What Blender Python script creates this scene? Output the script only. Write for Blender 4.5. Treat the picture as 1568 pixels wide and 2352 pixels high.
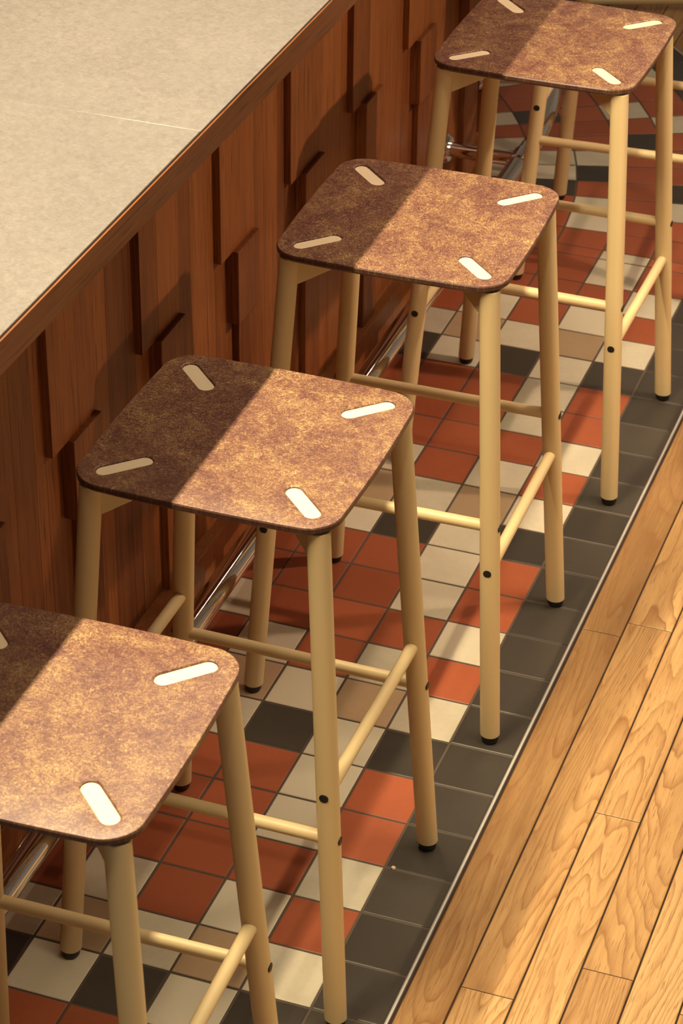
import bpy, bmesh, math, random
from mathutils import Vector, Matrix, Euler
for o in list(bpy.data.objects): bpy.data.objects.remove(o)
SC = bpy.context.scene
COL = SC.collection
S = 0.1                                   # one floor tile = 10 cm; lengths below are in tiles
PI = math.pi
rnd = random.Random(7)

# ------------------------------------------------------------------ camera
CR = ((0.94118208, -0.19119191, 0.27860716), (0.33775966, 0.50857594, -0.79200311), (0.00973169, 0.83952139, 0.54323947))
CC = Vector((8.446978, -30.019869, 23.62156)) * S
cam = bpy.data.cameras.new('camera'); cam_o = bpy.data.objects.new('camera', cam); COL.objects.link(cam_o)
cam_o.matrix_world = Matrix.Translation(CC) @ Matrix(CR).to_4x4()
cam.sensor_fit = 'VERTICAL'; cam.sensor_height = 36.0; cam.sensor_width = 24.0
cam.lens = 5852.936 / 2352 * 36.0
cam.clip_start = 0.05; cam.clip_end = 100
cam.dof.use_dof = True; cam.dof.focus_distance = 3.42; cam.dof.aperture_fstop = 16.0
SC.camera = cam_o

# ------------------------------------------------------------------ world, lamps, exposure
W = bpy.data.worlds.new('world'); SC.world = W; W.use_nodes = True
wn = W.node_tree.nodes; bg = wn['Background']; bg.inputs[1].default_value = 0.075
_tc = wn.new('ShaderNodeTexCoord'); _sx = wn.new('ShaderNodeSeparateXYZ'); _rp = wn.new('ShaderNodeValToRGB')
W.node_tree.links.new(_tc.outputs['Generated'], _sx.inputs[0]); W.node_tree.links.new(_sx.outputs['Z'], _rp.inputs[0]); W.node_tree.links.new(_rp.outputs[0], bg.inputs[0])
_rp.color_ramp.elements[0].position = 0.0; _rp.color_ramp.elements[0].color = (1.0, 0.76, 0.56, 1)
_rp.color_ramp.elements[1].position = 0.75; _rp.color_ramp.elements[1].color = (0.34, 0.20, 0.11, 1)   # brown ceiling

def lamp(name, loc, target, power, color, radius, angle=None, blend=0.6):
    d = bpy.data.lights.new(name, 'SPOT' if angle else 'POINT'); d.energy = power; d.color = color; d.shadow_soft_size = radius
    if angle: d.spot_size = math.radians(angle); d.spot_blend = blend
    o = bpy.data.objects.new(name, d); COL.objects.link(o); o.location = Vector(loc) * S
    o.rotation_euler = ((Vector(target) - Vector(loc)).to_track_quat('-Z', 'Y')).to_euler()
    return o
WARM = (1.0, 0.83, 0.54)
def strip(name, x, y0, y1, z, tx, power, color, width=0.03, spread=180):
    d = bpy.data.lights.new(name, 'AREA'); d.shape = 'RECTANGLE'; d.size = width; d.size_y = (y1 - y0) * S; d.energy = power; d.color = color; d.spread = math.radians(spread)
    o = bpy.data.objects.new(name, d); COL.objects.link(o); o.location = Vector((x, (y0 + y1) / 2, z)) * S
    o.rotation_euler = (0, math.atan2(x - tx, z), 0)
    return o
strip('counter_strip_lamp', -4.82, -17, 2, 27, 1.0, 50, WARM)
strip('floor_fill_light', 9, -20, 24, 27, 1.0, 1.9, (1.0, 0.84, 0.58), 0.05, 27)  # added fill, no real fixture: brightens boards and tiles, misses the seat tops
strip('aisle_strip_lamp', 3.4, 16, 50, 27, 3.0, 6, (1.0, 0.78, 0.60))
strip('aisle_strip_lamp', 3.4, -18, 16, 27, 3.0, 7.5, (1.0, 0.78, 0.55))
lamp('aisle_lamp', (5.7, 2.5, 27), (1.5, 0.0, 0), 15, (1.0, 0.78, 0.55), 0.03, 130)
lamp('side_lamp', (15, 10.5, 22), (-6, 8.0, 4), 54, (1.0, 0.70, 0.50), 0.03, 62, 1.0)

SC.view_settings.view_transform = 'Standard'; SC.view_settings.look = 'None'
SC.view_settings.gamma = 1.0; SC.view_settings.use_curve_mapping = False
SC.view_settings.exposure = 1.42

# ------------------------------------------------------------------ material helpers
class NT:
    def __init__(s, name):
        s.m = bpy.data.materials.new(name); s.m.use_nodes = True
        s.t = s.m.node_tree; s.n = s.t.nodes; s.b = s.n['Principled BSDF']
    def node(s, ty, **kw):
        n = s.n.new(ty)
        for k, v in kw.items():
            if k.startswith('i_'):
                key = k[2:]; key = int(key) if key.isdigit() else key.replace('_', ' ')
                if hasattr(v, 'is_output') or isinstance(v, bpy.types.NodeSocket): s.t.links.new(v, n.inputs[key])
                else: n.inputs[key].default_value = v
            else: setattr(n, k, v)
        return n
    def link(s, a, b): s.t.links.new(a, b)
    def bs(s, **kw):
        for k, v in kw.items():
            k = k.replace('_', ' ')
            if isinstance(v, bpy.types.NodeSocket): s.t.links.new(v, s.b.inputs[k])
            else: s.b.inputs[k].default_value = v
        return s.m
    def obj(s): return s.node('ShaderNodeTexCoord').outputs['Object']
    def mapping(s, v, sc=(1, 1, 1), loc=None, rot=(0, 0, 0)):
        n = s.node('ShaderNodeMapping', i_Vector=v, i_Scale=sc, i_Rotation=rot)
        if loc is not None:
            if isinstance(loc, bpy.types.NodeSocket): s.link(loc, n.inputs['Location'])
            else: n.inputs['Location'].default_value = loc
        return n.outputs[0]
    def noise(s, v, scale, detail=4, rough=0.55, dist=0.0):
        return s.node('ShaderNodeTexNoise', i_Vector=v, i_Scale=scale, i_Detail=detail, i_Roughness=rough, i_Distortion=dist).outputs['Fac']
    def ramp(s, f, stops, interp='LINEAR'):
        n = s.node('ShaderNodeValToRGB', i_Fac=f); r = n.color_ramp; r.interpolation = interp
        while len(r.elements) < len(stops): r.elements.new(0.5)
        for e, (p, c) in zip(r.elements, stops):
            e.position = p; e.color = (*c, 1) if len(c) == 3 else c
        return n.outputs[0]
    def mix(s, f, a, b, mode='MIX'):
        n = s.node('ShaderNodeMix', data_type='RGBA', blend_type=mode)
        for k, v in ((0, f), (6, a), (7, b)):
            if isinstance(v, bpy.types.NodeSocket): s.link(v, n.inputs[k])
            else: n.inputs[k].default_value = (*v, 1) if isinstance(v, tuple) and len(v) == 3 else v
        return n.outputs[2]
    def math(s, op, a, b=0.0):
        n = s.node('ShaderNodeMath', operation=op)
        for k, v in ((0, a), (1, b)):
            if isinstance(v, bpy.types.NodeSocket): s.link(v, n.inputs[k])
            else: n.inputs[k].default_value = v
        return n.outputs[0]
    def attr(s, name): return s.node('ShaderNodeAttribute', attribute_name=name).outputs['Fac']
    def scale(s, vec, f):
        n = s.node('ShaderNodeVectorMath', operation='SCALE'); n.inputs[0].default_value = vec; s.link(f, n.inputs['Scale']); return n.outputs[0]
    def bump(s, h, strength=0.2, dist=0.001):
        return s.node('ShaderNodeBump', i_Strength=strength, i_Distance=dist, i_Height=h).outputs[0]
    def objrand(s): return s.node('ShaderNodeObjectInfo').outputs['Random']

def g(v): return tuple(((c / 255) / 12.92 if c / 255 <= 0.04045 else ((c / 255 + 0.055) / 1.055) ** 2.4) for c in v)

# seat: pressed fibre board
def mat_seat(edge=False):
    m = NT('dark_fibre_board_edge' if edge else 'pressed_fibre_board'); v = m.mapping(m.obj(), loc=m.scale((3.1, 1.7, 0.4), m.objrand()))
    fine = m.noise(v, 620, 2, 0.6)
    fib = None
    for k, a in enumerate((0.3, 1.25, 2.2, 2.95)):
        w = m.mapping(m.mapping(v, loc=(0.7 * k, 0.3 * k, 0), rot=(0, 0, a)), (0.42, 1.45, 0.05))
        f = m.noise(w, 400, 2, 0.6, 0.8)
        fib = f if fib is None else m.math('MAXIMUM', fib, f)
    big = m.noise(v, 16, 5, 0.62, 0.9); mid = m.noise(v, 60, 4, 0.6, 1.0)
    a = m.math('ADD', m.math('MULTIPLY', fib, 0.95), m.math('MULTIPLY', fine, 0.22))
    b = m.math('ADD', m.math('MULTIPLY', big, 0.34), m.math('MULTIPLY', mid, 0.22))
    t = m.math('ADD', a, b)
    c = m.ramp(m.math('MULTIPLY', t, 0.5), [(0.41, (0.085, 0.032, 0.031)), (0.48, (0.185, 0.088, 0.056)), (0.53, (0.335, 0.213, 0.092)), (0.60, (0.62, 0.455, 0.195))])
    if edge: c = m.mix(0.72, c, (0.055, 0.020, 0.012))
    return m.bs(Base_Color=c, Roughness=0.36 if edge else 0.42, Normal=m.bump(t, 0.25, 0.0006), Specular_IOR_Level=0.45)
# cream powder coating
def mat_cream():
    m = NT('cream_powder_coat'); n = m.noise(m.obj(), 600, 2)
    c = m.mix(m.noise(m.obj(), 9, 3), (0.67, 0.515, 0.265), (0.71, 0.545, 0.285))
    return m.bs(Base_Color=c, Roughness=0.42, Normal=m.bump(n, 0.06, 0.0003), Specular_IOR_Level=0.4)
def mat_plain(name, col, rough, metal=0.0, spec=0.5):
    m = NT(name); n = m.noise(m.obj(), 40, 3)
    c = m.mix(n, tuple(x * 0.92 for x in col), tuple(min(1, x * 1.06) for x in col))
    return m.bs(Base_Color=c, Roughness=rough, Metallic=metal, Specular_IOR_Level=spec)
def mat_chrome():
    m = NT('polished_chrome'); n = m.noise(m.obj(), 30, 3)
    return m.bs(Base_Color=(0.78, 0.77, 0.76, 1), Metallic=1.0, Roughness=m.ramp(n, [(0.3, (0.05,) * 3), (0.7, (0.10,) * 3)]))
# red-brown counter veneer; grain runs along axis 'z' or 'y'
def mat_veneer(name, axis, dark, light):
    m = NT(name); r = m.objrand()
    sc = (9, 9, 0.55) if axis == 'z' else (9, 0.45, 9)
    v = m.mapping(m.obj(), sc, loc=m.scale((13.0, 29.0, 7.0), r))
    broad = m.noise(v, 2.2, 3, 0.5, 0.6); grain = m.noise(v, 9, 5, 0.62, 0.8)
    ps = (420, 420, 11) if axis == 'z' else (420, 11, 420)
    pores = m.noise(m.mapping(m.obj(), ps), 1.0, 2, 0.5)
    t = m.math('ADD', m.math('MULTIPLY', broad, 0.36), m.math('MULTIPLY', grain, 0.22))
    fineg = m.noise(m.mapping(m.obj(), (260, 260, 5) if axis == 'z' else (260, 5, 260)), 1.0, 3, 0.6)
    t = m.math('ADD', m.math('ADD', t, m.math('MULTIPLY', fineg, 0.42)), m.math('MULTIPLY', m.math('SUBTRACT', r, 0.5), 0.26))
    c = m.ramp(t, [(0.30, dark), (0.52, tuple((a + b) / 2 for a, b in zip(dark, light))), (0.72, light)])
    c = m.mix(m.ramp(pores, [(0.30, (0.75,) * 3), (0.42, (0, 0, 0))]), c, tuple(x * 0.45 for x in dark))
    return m.bs(Base_Color=c, Roughness=0.42, Normal=m.bump(pores, 0.12, 0.0004), Specular_IOR_Level=0.35)
# quarry tiles
def mat_tile(name, col, var, mott=0.0, rough=0.45):
    m = NT(name); a = m.attr('tint'); v = m.mapping(m.obj(), loc=m.scale((5.0, 9.0, 2.0), a))
    n1 = m.noise(v, 9, 5, 0.65, 0.6); n2 = m.noise(v, 130, 3, 0.6)
    f = m.math('ADD', m.math('MULTIPLY', n1, 0.6 + mott), m.math('MULTIPLY', n2, 0.3))
    f = m.math('ADD', f, m.math('MULTIPLY', m.math('SUBTRACT', a, 0.5), 0.5))
    lo = tuple(c * (1 - var) for c in col); hi = tuple(min(1, c * (1 + var)) for c in col)
    c = m.ramp(f, [(0.25, lo), (0.75, hi)])
    return m.bs(Base_Color=c, Roughness=rough, Normal=m.bump(n2, 0.08, 0.0004), Specular_IOR_Level=0.4)
# oak strip floor, grain along y
def mat_oak():
    m = NT('oiled_oak_strip'); a = m.attr('tint'); o = m.obj(); off = m.scale((3.7, 11.0, 5.0), a)
    v = m.mapping(o, (1, 1, 1), loc=off)
    warp = m.noise(m.mapping(v, (9, 1.6, 1)), 1.0, 4, 0.6, 0.5)
    wp = m.mapping(v, (11, 1.0, 1))
    fig = m.noise(wp, 1.0, 1, 0.4, 0.4)
    ring = m.math('FRACT', m.math('MULTIPLY', m.math('ADD', fig, m.math('MULTIPLY', warp, 0.13)), 27.0))
    line = m.ramp(ring, [(0.0, (0.0,) * 3), (0.50, (0.06,) * 3), (0.80, (0.55,) * 3), (0.92, (0.95,) * 3), (1.0, (0.0,) * 3)])
    streak = m.noise(m.mapping(v, (260, 9, 1)), 1.0, 4, 0.65, 0.3)
    pore = m.noise(m.mapping(v, (520, 30, 1)), 1.0, 2, 0.5)
    broad = m.noise(m.mapping(v, (22, 2.2, 1)), 1.0, 4, 0.6, 0.7)
    t = m.math('ADD', m.math('MULTIPLY', broad, 0.6), m.math('MULTIPLY', streak, 0.4))
    t = m.math('ADD', t, m.math('MULTIPLY', m.math('SUBTRACT', a, 0.5), 0.36))
    c = m.ramp(t, [(0.28, (0.275, 0.146, 0.054)), (0.52, (0.415, 0.238, 0.092)), (0.74, (0.51, 0.315, 0.135))])
    soft = m.math('MULTIPLY', line, m.ramp(m.noise(m.mapping(v, (30, 5, 1)), 1.0, 3), [(0.30, (0.30,) * 3), (0.6, (0.90,) * 3)]))
    c = m.mix(soft, c, (0.23, 0.100, 0.031))
    c = m.mix(m.ramp(pore, [(0.30, (0.65,) * 3), (0.42, (0, 0, 0))]), c, (0.20, 0.09, 0.028))
    return m.bs(Base_Color=c, Roughness=0.40, Normal=m.bump(streak, 0.08, 0.0004), Specular_IOR_Level=0.4)
def mat_laminate():
    m = NT('flecked_cream_laminate'); v = m.mapping(m.obj(), loc=m.scale((1.0, 2.0, 0.0), m.objrand()))
    a = m.noise(m.mapping(v, (190, 620, 1)), 1.0, 3, 0.65, 0.8); b = m.noise(v, 95, 4, 0.65, 0.6); d = m.noise(v, 7, 3)
    t = m.math('ADD', m.math('MULTIPLY', a, 0.5), m.math('ADD', m.math('MULTIPLY', b, 0.35), m.math('MULTIPLY', d, 0.15)))
    c = m.ramp(t, [(0.36, (0.128, 0.115, 0.106)), (0.50, (0.172, 0.156, 0.144)), (0.64, (0.222, 0.203, 0.188))])
    return m.bs(Base_Color=c, Roughness=0.33, Specular_IOR_Level=0.45)

M_SEAT, M_SEDGE, M_CREAM = mat_seat(), mat_seat(True), mat_cream()
M_INLAY = mat_plain('cream_inlay', (0.78, 0.65, 0.44), 0.5)
M_BLACK = mat_plain('black_rubber', (0.010, 0.009, 0.008), 0.5)
M_CHROME = mat_chrome()
M_WALLW = mat_veneer('red_brown_veneer', 'z', (0.125, 0.034, 0.010), (0.35, 0.122, 0.032))
M_EDGEW = mat_veneer('red_brown_edging', 'y', (0.095, 0.029, 0.009), (0.25, 0.088, 0.025))
M_LAM = mat_laminate()
M_TILES = {'R': mat_tile('terracotta_tile', (0.33, 0.084, 0.034), 0.14), 'W': mat_tile('ivory_tile', (0.54, 0.48, 0.35), 0.13, 0.3),
           'T': mat_tile('tan_tile', (0.40, 0.275, 0.16), 0.10), 'B': mat_tile('charcoal_tile', (0.052, 0.043, 0.033), 0.18, rough=0.38)}
M_GROUT = mat_plain('brown_grout', (0.085, 0.062, 0.042), 0.85)
M_OAK = mat_oak()
M_GAP = mat_plain('dark_plank_gap', (0.035, 0.016, 0.006), 0.9)
M_TRIM = mat_plain('brushed_aluminium', (0.55, 0.53, 0.48), 0.45, 0.35)
M_SLATE = mat_plain('blue_grey_screed', (0.16, 0.19, 0.22), 0.7)

# ------------------------------------------------------------------ mesh helpers
def link(name, bm, mats, parent=None, sharp=35, smooth=True):
    me = bpy.data.meshes.new(name)
    for v in bm.verts: v.co *= S
    bm.normal_update(); bm.to_mesh(me); bm.free()
    for m in (mats if isinstance(mats, list) else [mats]): me.materials.append(m)
    if smooth:
        me.shade_smooth(); me.set_sharp_from_angle(angle=math.radians(sharp))
    o = bpy.data.objects.new(name, me); COL.objects.link(o)
    if parent: o.parent = parent
    return o
def root(name, loc, rz=0.0):
    o = bpy.data.objects.new(name, None); COL.objects.link(o); o.location = Vector(loc) * S; o.rotation_euler = (0, 0, rz)
    o.empty_display_size = 0.05
    return o
def tag(o, label, cat, group=None):
    o['label'] = label; o['category'] = cat
    if group: o['group'] = group
def rings(bm, loops, cap0=True, cap1=True, closed=True):
    vs = [[bm.verts.new(p) for p in l] for l in loops]; n = len(vs[0])
    for a, b in zip(vs, vs[1:]):
        for i in range(n if closed else n - 1):
            bm.faces.new((a[i], a[(i + 1) % n], b[(i + 1) % n], b[i]))
    if cap0: bm.faces.new(list(reversed(vs[0])))
    if cap1: bm.faces.new(vs[-1])
    return vs
def circ(c, ax, r, n=32, ref=None):
    ax = Vector(ax).normalized(); ref = Vector(ref or ((0, 0, 1) if abs(ax.z) < 0.9 else (1, 0, 0)))
    u = ax.cross(ref).normalized(); w = ax.cross(u)
    return [Vector(c) + u * (r * math.cos(2 * PI * i / n)) + w * (r * math.sin(2 * PI * i / n)) for i in range(n)]
def tube(bm, p0, p1, r0, r1=None, n=32, cham=0.0):
    p0, p1 = Vector(p0), Vector(p1); r1 = r0 if r1 is None else r1; ax = p1 - p0; d = ax.normalized()
    L = [circ(p0, ax, r0 - cham, n)] if cham else []
    L += [circ(p0 + d * cham, ax, r0, n), circ(p1 - d * cham, ax, r1, n)]
    if cham: L.append(circ(p1, ax, r1 - cham, n))
    rings(bm, L)
def sweep(bm, pts, r, n=28):
    L = []
    for i, p in enumerate(pts):
        d = Vector(pts[min(i + 1, len(pts) - 1)]) - Vector(pts[max(i - 1, 0)])
        L.append(circ(p, d, r, n))
    rings(bm, L)
def box(bm, x0, x1, y0, y1, z0, z1):
    rings(bm, [[(x0, y0, z), (x1, y0, z), (x1, y1, z), (x0, y1, z)] for z in (z0, z1)])
def bevel(o, w, seg=2):
    m = o.modifiers.new('bevel', 'BEVEL'); m.width = w * S; m.segments = seg; m.limit_method = 'ANGLE'; m.angle_limit = math.radians(40)

# the counter runs straight along y, then turns left round a circle
CX, CY = -15.26, 15.51
RW = -5.2 - CX
def path(x, s, z):
    """point at offset x (its x on the straight part) and run s along the counter front"""
    if s <= CY: return (x, s, z)
    t = (s - CY) / RW; r = x - CX
    return (CX + r * math.cos(t), CY + r * math.sin(t), z)
def stations(s0, s1, step=0.25):
    out = [s0]
    if s0 < CY < s1 and CY - s0 > 1e-4: out.append(CY)
    a = max(s0, CY)
    if s1 > CY:
        n = max(1, int(math.ceil((s1 - a) / step)))
        out += [a + (s1 - a) * i / n for i in range(1, n + 1)]
    else: out.append(s1)
    return out
def path_prism(bm, prof, s0, s1):
    """sweep a closed (x, z) outline along the counter run"""
    rings(bm, [[path(x, s, z) for x, z in prof] for s in stations(s0, s1)])
def path_box(bm, s0, s1, x0, x1, z0, z1):
    path_prism(bm, [(x0, z0), (x0, z1), (x1, z1), (x1, z0)], s0, s1)
S0, S1 = -16.0, 34.0

# ------------------------------------------------------------------ floor (tiles)
SEQ = {-1: 'BWRWRR', -2: 'WTWRWW', -3: 'BWRRRR', -4: 'WTWRRR', -5: 'BWRWRR', -6: 'WTWRRW'}
CURVE = {-1: 'RRWBRRRWRRWBRW', -2: 'RRRRRRBRWRRRWR', -3: 'RWWRBWRRRRRWRB', -4: 'RRRBWWRRBRRWRR', -5: 'RWRRWRWRWRRBWR', -6: 'RRWRRRRRWRRRWR'}
NARROW = {-1: 'R', -2: 'W', -3: 'R', -4: 'R', -5: 'W', -6: 'R', 0: 'B'}
def tile_floor():
    bm = bmesh.new(); mats = [M_GROUT] + [M_TILES[k] for k in 'RWTB']; idx = {k: i + 1 for i, k in enumerate('RWTB')}
    tl = bm.faces.layers.float.new('tint')
    G, BV, D = 0.019, 0.012, 0.03
    def tile(q, key):
        q = [Vector(p) for p in q]; c = sum(q, Vector()) / 4
        def inset(d):
            out = []
            for i in range(4):
                a, b, pr = q[i], q[(i + 1) % 4], q[i - 1]
                out.append(q[i] + (b - a).normalized() * d + (pr - a).normalized() * d)
            return out
        hz = rnd.uniform(-0.004, 0.004)
        A = inset(G); B = inset(G + BV)
        n0 = len(bm.faces)
        L = [[(p.x, p.y, -D) for p in A], [(p.x, p.y, hz - BV * 0.6) for p in A], [(p.x, p.y, hz) for p in B]]
        vs = rings(bm, L, cap0=False)
        bm.faces.ensure_lookup_table(); t = rnd.random()
        for f in bm.faces[n0:]: f.material_index = idx[key]; f[tl] = t
    for c in range(-6, 1):
        for y in range(-16, 15):
            key = 'B' if c == 0 else SEQ[c][(y + 2) % 6]
            tile([(c, y, 0), (c + 1, y, 0), (c + 1, y + 1, 0), (c, y + 1, 0)], key)
        tile([(c, 15.0 + (0.12), 0), (c + 1, 15.12, 0), (c + 1, CY, 0), (c, CY, 0)], NARROW[c]) if True else None
        R0, R1 = c - CX, c + 1 - CX; dt = 1 / 16.26
        for k in range(22):
            a, b = k * dt, (k + 1) * dt
            key = 'B' if c == 0 else CURVE[c][k % 14]
            tile([(CX + r * math.cos(t), CY + r * math.sin(t), 0) for r, t in ((R0, a), (R1, a), (R1, b), (R0, b))], key)
    # stretch the last straight row to meet the cut row
    for v in bm.verts:
        if 14.9 < v.co.y < 15.05 and v.co.x > -6.1: v.co.y += 0.12
    # grout bed under the tiles
    zg = -0.010
    prof = [(-6.0, zg - 0.03), (-6.0, zg), (1.0, zg), (1.0, zg - 0.03)]
    n0 = len(bm.faces); path_prism(bm, prof, -16.0, CY + RW * 22 / 16.26)
    bm.faces.ensure_lookup_table()
    for f in bm.faces[n0:]: f.material_index = 0
    o = link('floor', bm, mats, smooth=False)
    o['kind'] = 'structure'
tile_floor()

def wood_floor():
    bm = bmesh.new(); tl = bm.faces.layers.float.new('tint'); r = random.Random(3)
    xs = [1.07, 1.715, 2.455, 3.135, 3.85]
    while xs[-1] < 12: xs.append(xs[-1] + 0.71)
    lo = [1.07]
    while lo[-1] > -24: lo.append(lo[-1] - 0.71)
    strips = [(a, b, -16.0) for a, b in zip(xs, xs[1:])] + [(b, a, 16.0) for a, b in zip(lo, lo[1:])]
    fixed = {0: [2.57], 1: [-5.90], 2: [-1.79]}
    for i, (x0, x1, ys) in enumerate(strips):
        cuts = [ys] + fixed.get(i, []) ; y = cuts[-1] + r.uniform(7, 11)
        if i not in fixed: y = ys + r.uniform(1, 9)
        if i in (3, 4): y = ys + 2 + 3 * i
        while y < 44: cuts.append(y); y += r.uniform(7, 12)
        cuts.append(44.0)
        for a, b in zip(cuts, cuts[1:]):
            gx, gy, bv, zt = 0.013, 0.007, 0.012, -0.012
            t = r.random(); n0 = len(bm.faces)
            def rect(d, z): return [(x0 + gx + d, a + gy + d, z), (x1 - gx - d, a + gy + d, z), (x1 - gx - d, b - gy - d, z), (x0 + gx + d, b - gy - d, z)]
            rings(bm, [rect(0, zt - 0.04), rect(0, zt - bv * 0.8), rect(bv, zt)], cap0=False)
            bm.faces.ensure_lookup_table()
            for f in bm.faces[n0:]: f.material_index = 0; f[tl] = t
    n0 = len(bm.faces); box(bm, 1.0, 12.2, -16, 44, -0.09, -0.045); box(bm, -24, 1.0, 15.6, 44, -0.09, -0.045)
    bm.faces.ensure_lookup_table()
    for f in bm.faces[n0:]: f.material_index = 1
    o = link('floor', bm, [M_OAK, M_GAP], smooth=False); o['kind'] = 'structure'
wood_floor()
bm = bmesh.new(); box(bm, -24, -6.0, -16, 15.55, -0.12, -0.05)
o = link('floor', bm, M_SLATE, smooth=False); o['kind'] = 'structure'
bm = bmesh.new(); path_prism(bm, [(1.0, -0.05), (1.0, 0.008), (1.006, 0.012), (1.032, 0.012), (1.038, 0.008), (1.038, -0.05)], -16.0, CY + RW * 22 / 16.26)
o = link('trim_1', bm, M_TRIM); o['kind'] = 'structure'

# ------------------------------------------------------------------ bar counter body
body = root('bar_counter', (-5.6, 0, 0)); tag(body, 'red-brown wooden bar counter front with stepped raised panels, left of the stools', 'bar counter')
OFF = Vector((5.6, 0, 0))
def cpart(name, bm, m, bw=0.0):
    for v in bm.verts: v.co += OFF
    o = link(name, bm, m, body)
    if bw: bevel(o, bw)
    return o
bm = bmesh.new(); path_box(bm, S0, S1, -6.3, -4.97, 0.0, 0.69); cpart('plinth', bm, M_WALLW, 0.015)
bm = bmesh.new(); path_box(bm, S0, S1, -6.3, -5.29, 0.69, 10.66); cpart('carcass', bm, M_WALLW)
PER, U0 = 3.06, -3.433
for k in range(-4, 10):
    b = U0 + PER * k
    # flush boards between the raised ones
    for y0, y1 in ((b - 1.66, b - 0.95), (b - 0.95, b - 0.32), (b - 0.32, b), (b, b + 0.72), (b + 0.72, b + 1.40)):
        bm = bmesh.new(); path_box(bm, y0 + 0.003, y1 - 0.003, -5.30, -5.2, 0.70, 10.66); cpart('flat_board', bm, M_WALLW, 0.004)
    for y0, y1 in ((b, b + 0.62), (b + 0.62, b + 1.40)) if k % 2 else ((b, b + 0.86), (b + 0.86, b + 1.40)):
        bm = bmesh.new(); path_box(bm, y0, y1, -5.2, -5.085, 5.30, 10.66); cpart('raised_panel', bm, M_WALLW, 0.004)
    bm = bmesh.new(); path_box(bm, b + 0.48, b + 1.41, -5.2, -4.99, 4.01, 5.30); cpart('raised_panel', bm, M_WALLW, 0.010)
    bm = bmesh.new(); path_box(bm, b + 0.70, b + 1.40, -5.2, -5.08, 0.695, 4.01); cpart('raised_panel', bm, M_WALLW, 0.010)

top = root('countertop', (-4.5, 0, 10.66)); tag(top, 'cream flecked laminate countertop edged in red-brown wood, on top of the bar counter', 'countertop')
def tpart(name, bm, m, bw=0.0, seg=2):
    for v in bm.verts: v.co -= Vector((-4.5, 0, 10.66))
    o = link(name, bm, m, top)
    if bw: bevel(o, bw, seg)
    return o
XE, ZT = -2.35, 11.05
bm = bmesh.new(); path_box(bm, S0, S1, -6.55, XE - 0.02, 10.66, ZT - 0.10); tpart('substrate', bm, M_EDGEW)
bm = bmesh.new(); path_box(bm, S0, -4.50, -6.6, XE, ZT - 0.10, ZT + 0.006); tpart('laminate_sheet', bm, M_LAM, 0.008)
bm = bmesh.new(); path_box(bm, -4.492, S1, -6.6, XE, ZT - 0.10, ZT); tpart('laminate_sheet', bm, M_LAM, 0.008)
bm = bmesh.new(); path_box(bm, S0, S1, XE + 0.012, XE + 0.034, ZT - 0.40, ZT - 0.022); tpart('wood_edging', bm, M_EDGEW, 0.006, 2)

# ------------------------------------------------------------------ foot rail
rail = root('foot_rail', (-3.645, 0, 2.02)); tag(rail, 'polished chrome foot rail on brackets along the base of the bar counter', 'foot rail')
def rpart(name, bm, m=M_CHROME, parent=None):
    for v in bm.verts: v.co -= Vector((-3.645, 0, 2.02))
    return link(name, bm, m, rail if parent is None else parent)
bm = bmesh.new(); sweep(bm, [path(-3.645, s, 2.02) for s in [S0, -8, 0, 8] + [CY + 0.3 * i for i in range(62)]], 0.195); rpart('tube', bm)
for s in (-6.2, 4.2, 14.83, 18.6, 25.0):
    a, b = Vector(path(-5.2, s, 2.02)), Vector(path(-3.645, s, 2.02)); d = (b - a).normalized()
    bm = bmesh.new(); tube(bm, a, b, 0.15); br = rpart('bracket_arm', bm)
    bm = bmesh.new(); tube(bm, a, a + d * 0.09, 0.31, 0.27, cham=0.02); rpart('flange', bm)
    t = (Vector(path(-3.645, s + 0.05, 2.02)) - Vector(path(-3.645, s - 0.05, 2.02))).normalized()
    bm = bmesh.new(); tube(bm, b - t * 0.26, b + t * 0.26, 0.225, cham=0.03); rpart('collar', bm)

# ------------------------------------------------------------------ stool
H, TH = 7.462, 0.125                       # seat top and thickness
E1, G1 = 1.452, 1.897                      # leg offset under the seat and at the floor
HS, HX = 3.65, 2.955                         # heights of the stretchers along y and along x
ZL = H - TH
LR = 0.148
def leg_xy(z): return G1 + (E1 - G1) * z / ZL
def outline(inset, n=14):
    h, r = 1.665 - inset, max(0.05, 0.38 - inset); pts = []
    for cx, cy, a0 in ((1, 1, 0), (-1, 1, 90), (-1, -1, 180), (1, -1, 270)):
        for i in range(n + 1):
            a = math.radians(a0 + 90 * i / n); pts.append((cx * (h - r) + r * math.cos(a), cy * (h - r) + r * math.sin(a)))
    out = []
    for i, p in enumerate(pts):                       # subdivide the straight sides so that they bow
        q = pts[(i + 1) % len(pts)]; d = math.dist(p, q); k = 10 if d > 0.5 else 1
        out += [(p[0] + (q[0] - p[0]) * j / k, p[1] + (q[1] - p[1]) * j / k) for j in range(k)]
    return [(x * (1 + 0.030 * max(0, 1 - (y / h) ** 2)), y * (1 + 0.030 * max(0, 1 - (x / h) ** 2))) for x, y in out]
def stadium(cx, cy, ang, a, r, n=12):
    pts = []
    for s, a0 in ((1, -90), (-1, 90)):
        for i in range(n + 1):
            t = math.radians(a0 + 180 * i / n); pts.append((s * a + r * math.cos(t), r * math.sin(t)))
    c, s = math.cos(ang), math.sin(ang)
    return [(cx + c * x - s * y, cy + s * x + c * y) for x, y in pts]
SLOTS = [(sx * 1.145, sy * 1.145, math.atan2(sy, sx)) for sx in (-1, 1) for sy in (-1, 1)]
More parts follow.
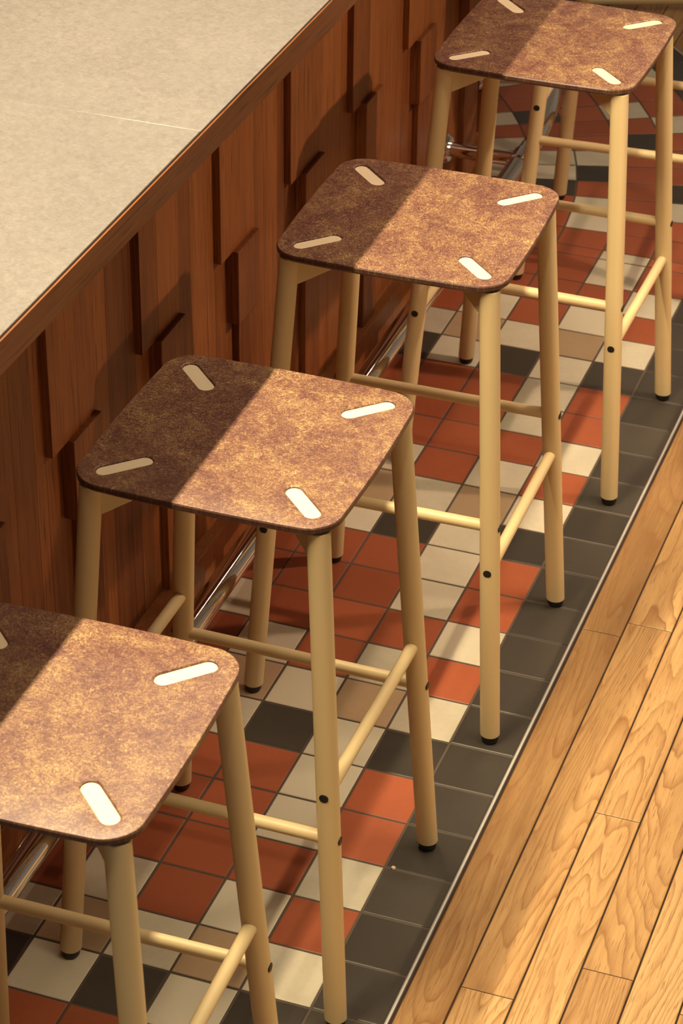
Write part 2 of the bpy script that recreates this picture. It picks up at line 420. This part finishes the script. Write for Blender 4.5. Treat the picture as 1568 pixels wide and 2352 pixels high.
def seat_bm():
    bm = bmesh.new()
    prof = [(0.030, 0.0), (0.012, -0.006), (0.0, -0.024), (0.0, -0.075), (0.05, -TH)]
    vs = rings(bm, [[(x, y, H + dz) for x, y in outline(i)] for i, dz in prof], False, False)
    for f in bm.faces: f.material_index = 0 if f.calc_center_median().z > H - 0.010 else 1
    holes = []
    for cx, cy, a in SLOTS:
        L = [[(x, y, H - dz) for x, y in stadium(cx, cy, a, 0.255 + g_, 0.107 + g_)] for dz, g_ in ((0.0, 0.012), (0.010, 0.003), (TH, 0.003))]
        holes.append(rings(bm, [list(reversed(l)) for l in L], False, False))
    for zi, outer in ((0, vs[0]), (-1, vs[-1])):
        eds = []
        for loop in [outer] + [h[zi] for h in holes]:
            for i in range(len(loop)): eds.append(bm.edges.get((loop[i], loop[(i + 1) % len(loop)])))
        res = bmesh.ops.triangle_fill(bm, use_beauty=True, use_dissolve=False, edges=eds)
    bmesh.ops.recalc_face_normals(bm, faces=bm.faces)
    return bm
def make_stool():
    t = root('bar_stool', (0, 0, 0))
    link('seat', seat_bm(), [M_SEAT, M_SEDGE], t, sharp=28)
    for cx, cy, a in SLOTS:
        bm = bmesh.new(); rings(bm, [[(x, y, z) for x, y in stadium(cx, cy, a, 0.255, 0.107 - i)] for z, i in ((H - TH, 0.0), (H - 0.030, 0.0), (H - 0.022, 0.008))])
        link('slot_inlay', bm, M_INLAY, t)
    for sx in (-1, 1):
        for sy in (-1, 1):
            p0 = Vector((sx * G1, sy * G1, 0)); p1 = Vector((sx * E1, sy * E1, ZL)); d = (p1 - p0) / ZL
            at = lambda z: p0 + d * z
            bm = bmesh.new(); n = 40
            def ring(z, r): c = at(z); return [(c.x + r * math.cos(2 * PI * i / n), c.y + r * math.sin(2 * PI * i / n), z) for i in range(n)]
            rings(bm, [ring(0.12, LR - 0.014), ring(0.135, LR), ring(3.0, LR), ring(ZL - 0.008, LR - 0.004), ring(ZL, LR - 0.012)])
            leg = link('leg', bm, M_CREAM, t)
            bm = bmesh.new(); rings(bm, [ring(0.0, 0.105), ring(0.03, 0.122), ring(0.125, 0.136), ring(0.14, 0.136)])
            link('rubber_foot', bm, M_BLACK, leg)
            for ax, z in ((Vector((0, sy, 0)), HS), (Vector((sx, 0, 0)), HX)):
                c = at(z) + ax * (LR - 0.012)
                bm = bmesh.new(); rings(bm, [circ(c - ax * 0.03, ax, 0.060, 20), circ(c + ax * 0.014, ax, 0.060, 20), circ(c + ax * 0.019, ax, 0.048, 20), circ(c + ax * 0.0175, ax, 0.030, 20)])
                bmesh.ops.recalc_face_normals(bm, faces=bm.faces)
                link('screw_cap', bm, M_BLACK, leg)
    for s in (-1, 1):
        x = leg_xy(HS); bm = bmesh.new(); tube(bm, (s * x, -x + LR * 0.6, HS), (s * x, x - LR * 0.6, HS), 0.086); link('stretcher', bm, M_CREAM, t)
        x = leg_xy(HX); bm = bmesh.new(); tube(bm, (-x + LR * 0.6, s * x, HX), (x - LR * 0.6, s * x, HX), 0.086); link('stretcher', bm, M_CREAM, t)
    # two crossing braces under the seat, deep at the legs and thin towards the middle
    for sg in (1, -1):
        u = Vector((1, sg, 0)).normalized(); w = Vector((-u.y, u.x, 0)); bm = bmesh.new(); hw = 0.085
        R = E1 * math.sqrt(2) - LR * 0.55
        prof = [(-R, ZL), (R, ZL), (R, ZL - 0.44), (R - 0.10, ZL - 0.42), (R - 1.65, ZL - 0.07), (-R + 1.65, ZL - 0.07), (-R + 0.10, ZL - 0.42), (-R, ZL - 0.44)]
        a = [bm.verts.new(u * q + w * hw + Vector((0, 0, z))) for q, z in prof]; b = [bm.verts.new(u * q - w * hw + Vector((0, 0, z))) for q, z in prof]
        bm.faces.new(a); bm.faces.new(list(reversed(b)))
        for i in range(len(a)): bm.faces.new((a[i], b[i], b[(i + 1) % len(a)], a[(i + 1) % len(a)]))
        bmesh.ops.recalc_face_normals(bm, faces=bm.faces)
        o = link('cross_brace', bm, M_CREAM, t); bevel(o, 0.014)
    return t
def dup(o, parent=None):
    c = o.copy(); COL.objects.link(c)
    if parent: c.parent = parent
    for ch in list(o.children): dup(ch, c)
    return c
STOOLS = [(-1.4547, -11.1556, 0.0158, 'cream-legged bar stool nearest the camera, seat cut off at left'),
          (-1.4759, -5.2614, -0.0046, 'cream-legged bar stool with whole brown seat in view, second from the bottom of the photo'),
          (-1.3743, 1.136, 0.0127 + PI / 2, 'cream-legged bar stool with whole brown seat in view, third from the bottom'),
          (-1.3534, 8.2283, -0.0064 + PI / 2, 'cream-legged bar stool whose brown seat is cut off by the top edge of the photo'),
          (-1.5153, 15.6993, 0.0447, 'farthest bar stool, only its cream legs and stretchers showing behind the topmost seat')]
first = make_stool()
for i, (x, y, rz, lab) in enumerate(STOOLS):
    t = first if i == 0 else dup(first)
    t.location = Vector((x, y, 0)) * S; t.rotation_euler = (0, 0, rz); tag(t, lab, 'stool', 'bar stools along the counter')

# ------------------------------------------------------------------ base of a piece of furniture on the oak floor, top right
a = Vector((-5.72, 27.95, 0.0)); d = Vector((2.16, 0.9, 0)).normalized()
fb = root('table_base', a); tag(fb, 'cream metal foot bar of a table standing on the oak floor, top right corner', 'table base')
rz = math.atan2(d.y, d.x); fb.rotation_euler = (0, 0, rz)
bm = bmesh.new(); tube(bm, (0, 0, 0.22), (6.5, 0, 0.22), 0.115, cham=0.03); link('foot_bar', bm, M_CREAM, fb)
for q in (0.45, 6.1):
    bm = bmesh.new(); tube(bm, (q, 0, 0), (q, 0, 0.13), 0.10, 0.12); link('glide', bm, M_BLACK, fb)
bm = bmesh.new(); tube(bm, (4.2, 0, 0.22), (4.2, 0, 7.0), 0.15); link('column', bm, M_CREAM, fb)

bm = bmesh.new(); bmesh.ops.create_icosphere(bm, subdivisions=2, radius=0.034)
for v in bm.verts: v.co = Vector((v.co.x * rnd.uniform(0.7, 1.2), v.co.y * rnd.uniform(0.7, 1.2), max(v.co.z, -0.02) * 0.8 + 0.012))
o = link('crumb', bm, mat_plain('beige_crumb', (0.62, 0.48, 0.30), 0.8)); o.location = Vector((0.121, -3.987, -0.006)) * S
tag(o, 'tiny beige crumb on the charcoal border tiles beside a rubber foot', 'crumb')
